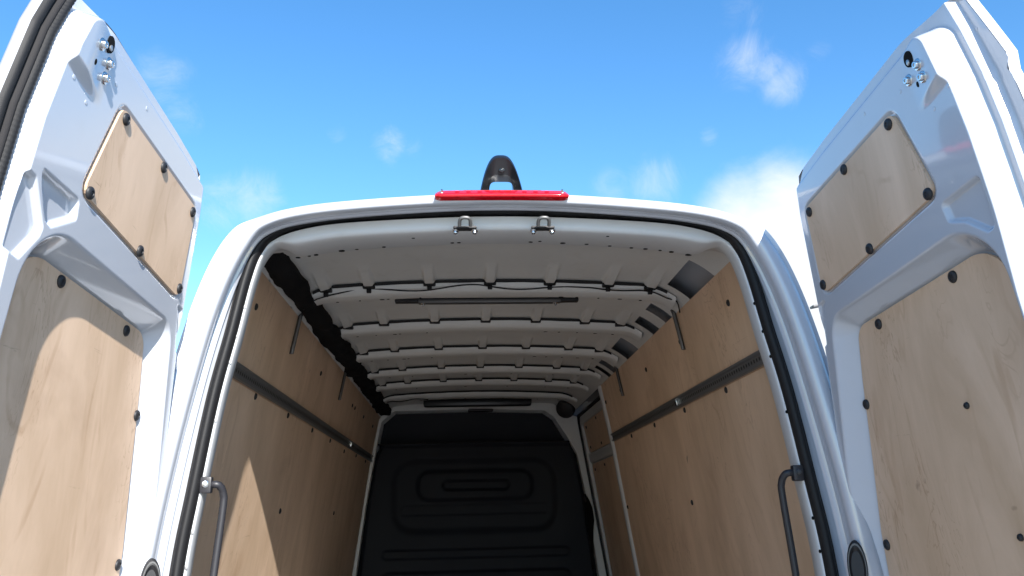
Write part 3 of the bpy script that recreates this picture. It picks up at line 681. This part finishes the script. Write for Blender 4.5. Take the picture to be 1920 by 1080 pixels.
    # plywood sheets on the door
    def sheet(poly, h_of, thick, n):
        vs = [P3(a, b_, h_of(b_)) for a, b_ in poly] + [P3(a, b_, h_of(b_) - thick) for a, b_ in poly]; n_ = len(poly)
        fs = [tuple(range(n_)), tuple(range(2 * n_ - 1, n_ - 1, -1))] + [(i, i + n_, (i + 1) % n_ + n_, (i + 1) % n_) for i in range(n_)]
        return obj('plywood_panel', vs, fs, 'plyd', door, False)
    sheet(SMALL, lambda b_: .0025, .008, 0)
    big = []
    for q in np.linspace(0, 90, 12): big.append((.585 - .09 + .09 * math.cos(math.radians(q)), .418 - .09 + .09 * math.sin(math.radians(q))))
    for q in np.linspace(90, 165, 7): big.append((.075 + .045 * math.cos(math.radians(q)), .418 - .045 + .045 * math.sin(math.radians(q))))
    big += [(.005, .30), (-.040, .12), (-.085, -.05), (-.10, -.16), (-.10, -.98), (.585, -.98)]
    hb_ = lambda b_: .06 * (KF - b_) - .044
    sheet(big, hb_, .006, 1)
    plugs = [(.467, .733, 0), (.269, .735, 0), (.071, .722, 0), (.506, .553, 0), (.265, .539, 0), (.030, .541, 0),
             (.432, .402, 1), (.136, .398, 1), (-.005, .240, 1), (-.072, -.080, 1), (.36, .16, 2), (.40, -.09, 2), (.585, .12, 1)]
    for a, b_, kk in plugs:
        if kk == 2 and left: continue
        disc_on('plug', PLUG, P3(a, b_, .0025 if kk == 0 else hb_(b_)), eh, 'plastic', door, 18, *((1, 1) if kk < 2 else (.55, .55)))
    hl = lambda a, b_: float(Hf(np.array([a]), np.array([b_]))[0])
    for a, b_ in (((.627, .790), (.576, .784), (.574, .754)) if left else ((.613, .776), (.614, .748), (.566, .772))):
        disc_on('screw', SCREW, P3(a, b_, hl(a, b_)), eh, 'chrome', door, 18, .95, .95)
    a, b_ = (.597, .811) if left else (.592, .803)
    disc_on('latch_opening', [(.016, -.004), (.016, .0030), (.0135, .0034)], P3(a, b_, hl(a, b_)), eh, 'dark', door, 20, .85, 1.05, ev)
    disc_on('latch_tongue', [(.006, -.001), (.006, .003), (.004, .004)], P3(a - .002, b_ - .006, hl(a, b_) + .002), eh, 'steel', door, 12, .8, 1.0, ev)
    a, b_ = (.628, .752) if left else (.588, .748)
    disc_on('hole', HOLE, P3(a, b_, hl(a, b_)), eh, 'dark', door, 12, .7, 1.0, ev)
    for a, b_ in ((.655, .700), (.60, .685), (.53, .77), (.69, .79), (.40, .80)):
        disc_on('weld_spot', [(.0045, -.001), (.0045, .0006), (.0025, .0009)], P3(a, b_, hl(a, b_)), eh, 'white', door, 10)
    if left:                                           # broad rubber seal on the overlapping free edge
        bands = [('edge_seal', -.004, .0105, .013, 'rubber'), ('edge_seal', .010, .0205, .006, 'seal_grey'), ('edge_seal', .020, .0345, .004, 'rubber')]
        vl = np.concatenate([np.linspace(-1.0, 0, 60), np.linspace(.01, .845, 260)])
        for nm, d0, d1, hh, mt in bands:
            rows = []
            for b_ in vl:
                row = []
                for q in np.linspace(0, 1, 7):
                    dd = d0 + (d1 - d0) * q; row.append(P3(float(uF(b_)) - dd, b_, -.0535 + .024 * float(ss(0, .030, dd)) + float(base_h(b_)) + .0015 + hh * math.sin(math.pi * min(max(q * .9 + .05, 0), 1)) ** .6 + (0.0008 * math.sin(b_ * 700) if d0 > .015 else 0)))
                rows.append(row)
            loft(nm, rows, mt, door)
    # hinge arms on the outside
    for b_ in (.30, -.25, -.80):
        u0 = float(uH(b_)); tube('hinge', [P3(u0 + .16, b_, -.105 + float(base_h(b_))), P3(u0 + .02, b_, -.10 + float(base_h(b_))), P3(u0 - .05, b_, -.06), Vector((s * (.86 - .13 * b_), 2.16, b_ * .99))], [.016, .016, .015, .014], 'white', door, 10)
    return door
SM = [(.486, .749), (.526, .546), (.016, .521), (.055, .739)]
def round_poly(P, r, n=6):
    out = []
    for i in range(len(P)):
        a, b_, c_ = (Vector((*P[i - 1], 0)), Vector((*P[i], 0)), Vector((*P[(i + 1) % len(P)], 0)))
        d1, d2 = (a - b_).normalized(), (c_ - b_).normalized(); t = r / math.tan(math.acos(max(-1, min(1, d1.dot(d2)))) / 2)
        p, q = b_ + d1 * t, b_ + d2 * t
        for k in range(n + 1):
            w = k / n; m_ = p * (1 - w) ** 2 + b_ * 2 * w * (1 - w) + q * w * w; out.append((m_.x, m_.y))
    return out
SMALL = round_poly(SM, .026)
notch = round_poly([(.014, .510), (-.026, .506), (-.064, .405), (-.044, .405), (-.006, .492)], .006)
POCK = {1: [(round_poly([(.527, .520), (.642, .521), (.636, .424), (.616, .424), (.571, .464), (.530, .482)], .010), .010), (notch, .006)],
        -1: [(round_poly([(.684, .505), (.660, .503), (.603, .440), (.606, .424), (.644, .368), (.676, .370)], .008), .012), (round_poly([(.652, .525), (.527, .528), (.517, .495), (.583, .450), (.603, .455), (.640, .502)], .008), .012), (notch, .006)]}
for s in (-1, 1): make_door(s)

# ------------------------------------------------------------------ high brake lamp and camera pod on the roof lip
rows = []
for x in np.concatenate([[-.184, -.183, -.179, -.170], np.linspace(-.155, .145, 16), [.160, .169, .173, .174]]):
    xc = x + .005; k = min(1, max(0, (1 - abs(xc) / .181) / .10)) ** .5; dz = -.06 * (xc * xc)
    prof = [(2.056, .820), (2.038, .8205), (2.031, .823), (2.029, .827), (2.031, .831), (2.036, .834), (2.046, .845), (2.060, .8505), (2.10, .852)]
    rows.append([(x, y + (1 - k) * .012, .832 + (z - .832) * (.45 + .55 * k) + dz) for y, z in prof])
brake = loft('brake_lamp', rows, 'red', van, False, True, True); sharp(brake, 60)
for x in (-.166, .156): disc_on('screw', SCREW, (x, 2.0385, .8362 - .06 * x * x), (0, -.74, .67), 'chrome', brake, 14, .42, .42, (1, 0, 0))
for x in np.linspace(-.125, .115, 9):
    disc_on('lamp_diode', [(.006, 0), (.006, .0012), (.003, .0018)], (x, 2.0412, .8392 - .06 * x * x), (0, -.74, .67), 'red', brake, 10)
# arched pod: legs splay to the roof, hood on top, open arch through it
PX0 = -.003
def arch(y, wb, wt, zb_, zt, n=26, ex=.62):
    """closed-bottom arch outline from left foot over the hood to the right foot"""
    out = []
    for t in np.linspace(0, 1, n):
        q = math.pi * (1 - t); c, sn = math.cos(q), math.sin(q)
        hz = max(sn, 0) ** ex; w_ = wb + (wt - wb) * hz
        out.append((PX0 + math.copysign(abs(c) ** ex, c) * w_, y, zb_ + (zt - zb_) * hz))
    return out
zb = .850
outer = [arch(y, wb, wt, zb, zt) for y, wb, wt, zt in ((2.200, .060, .038, .976), (2.194, .061, .0390, .988), (2.175, .062, .0395, .996), (2.145, .063, .0395, .992), (2.118, .063, .039, .981), (2.106, .062, .038, .971))]
rim = arch(2.101, .059, .036, zb, .965); lip = arch(2.107, .057, .034, zb, .958)
mid = arch(2.124, .046, .033, zb, .924, 26, .5); inn = arch(2.112, .0350, .0325, zb, .897, 26, .36); tun = arch(2.196, .038, .035, zb, .948, 26, .36); bk = arch(2.203, .050, .039, zb, .962, 26, .5)
prow = outer + [rim, lip, mid, inn, tun, bk]
pod = obj('camera_pod', [p for r_ in prow for p in r_], grid_faces(len(prow), 26, False, True), 'pod', van); sharp(pod, 45)
disc_on('camera_lens', [(.009, -.004), (.009, .003), (.007, .005), (.004, .0055)], (PX0 + .002, 2.116, .933), (0, -1, -.35), 'glass', pod, 18, 1.0, .7)
rows = [[(x, y, .848 + dz - .05 * x * x) for y, dz in ((2.075, 0), (2.08, .012), (2.12, .015), (2.25, .015))] for x in np.linspace(-.108, .104, 15)]
loft('pod_base', rows, 'lamp_grey', pod, False, True)

# ------------------------------------------------------------------ running gear, bumper, tail lamps (below the frame of the picture)
box('rear_bumper', (-.95, 1.93, -1.28), (.95, 2.10, -1.03), 'plastic', van, .03)
for s in (-1, 1):
    for y in (3.95, 7.9):
        v_, f_ = lathe([(.10, -.11), (.20, -.12), (.30, -.12), (.345, -.10), (.355, -.05), (.355, .05), (.345, .10), (.30, .12), (.22, .11), (.20, .06), (.08, .05), (.05, .07)], 32)
        wv = [(s * (.80 + h_), y + a, b_ - OZ + .355) for a, b_, h_ in v_]
        w_ = obj('wheel', wv, f_, 'tyre', van)
        disc_on('hub_cap', [(.20, 0), (.19, .02), (.08, .03), (.03, .035)], (s * .862, y, .355 - OZ), (s, 0, 0), 'steel', w_, 24)
    tl = box('tail_lamp', (-.03, -.03, -.28), (.05, .06, .28), 'red', van, .02, (Vector((s * .925, 2.03, -.62)), Vector((s, 0, 0)), Vector((0, 1, 0)), Vector((0, 0, 1))))
box('chassis', (-.6, 2.3, -1.30), (.6, 8.4, -1.06), 'tyre', van, .02)
box('windscreen', (-.72, 7.72, -.30), (.72, 7.74, .02), 'glass', van, .004, (Vector((0, .35, .35)), Vector((1, 0, 0)), Vector((0, 1, 0)), Vector((0, 0, 1))))

# ------------------------------------------------------------------ street lamp beyond the van
lampo = bpy.data.objects.new('street_lamp', None); COL.objects.link(lampo); lampo.location = (9.75, 17.9, 0)
lampo['label'] = 'distant street lamp, flat dark lamp head showing past the right rear door'; lampo['category'] = 'street lamp'
def lw(o): o.parent = lampo; o.matrix_parent_inverse = Matrix.Translation((-9.75, -17.9, 0)); return o
lw(tube('pole', [(9.75, 20.02, -1.70), (9.75, 20.02, 1.0), (9.75, 20.02, 5.05)], [.09, .07, .05], 'steel', None, 14))
lw(tube('arm', [(9.75, 20.02, 5.0), (9.5, 20.02, 5.12), (9.2, 20.02, 5.08)], .03, 'steel', None, 10))
lw(box('lamp_head', (-.16, -.12, -.035), (.22, .12, .035), 'lamp_grey', None, .02, (Vector((9.06, 20.02, 5.07)), Vector((.97, 0, .20)), Vector((0, 1, 0)), Vector((-.20, 0, .97)))))
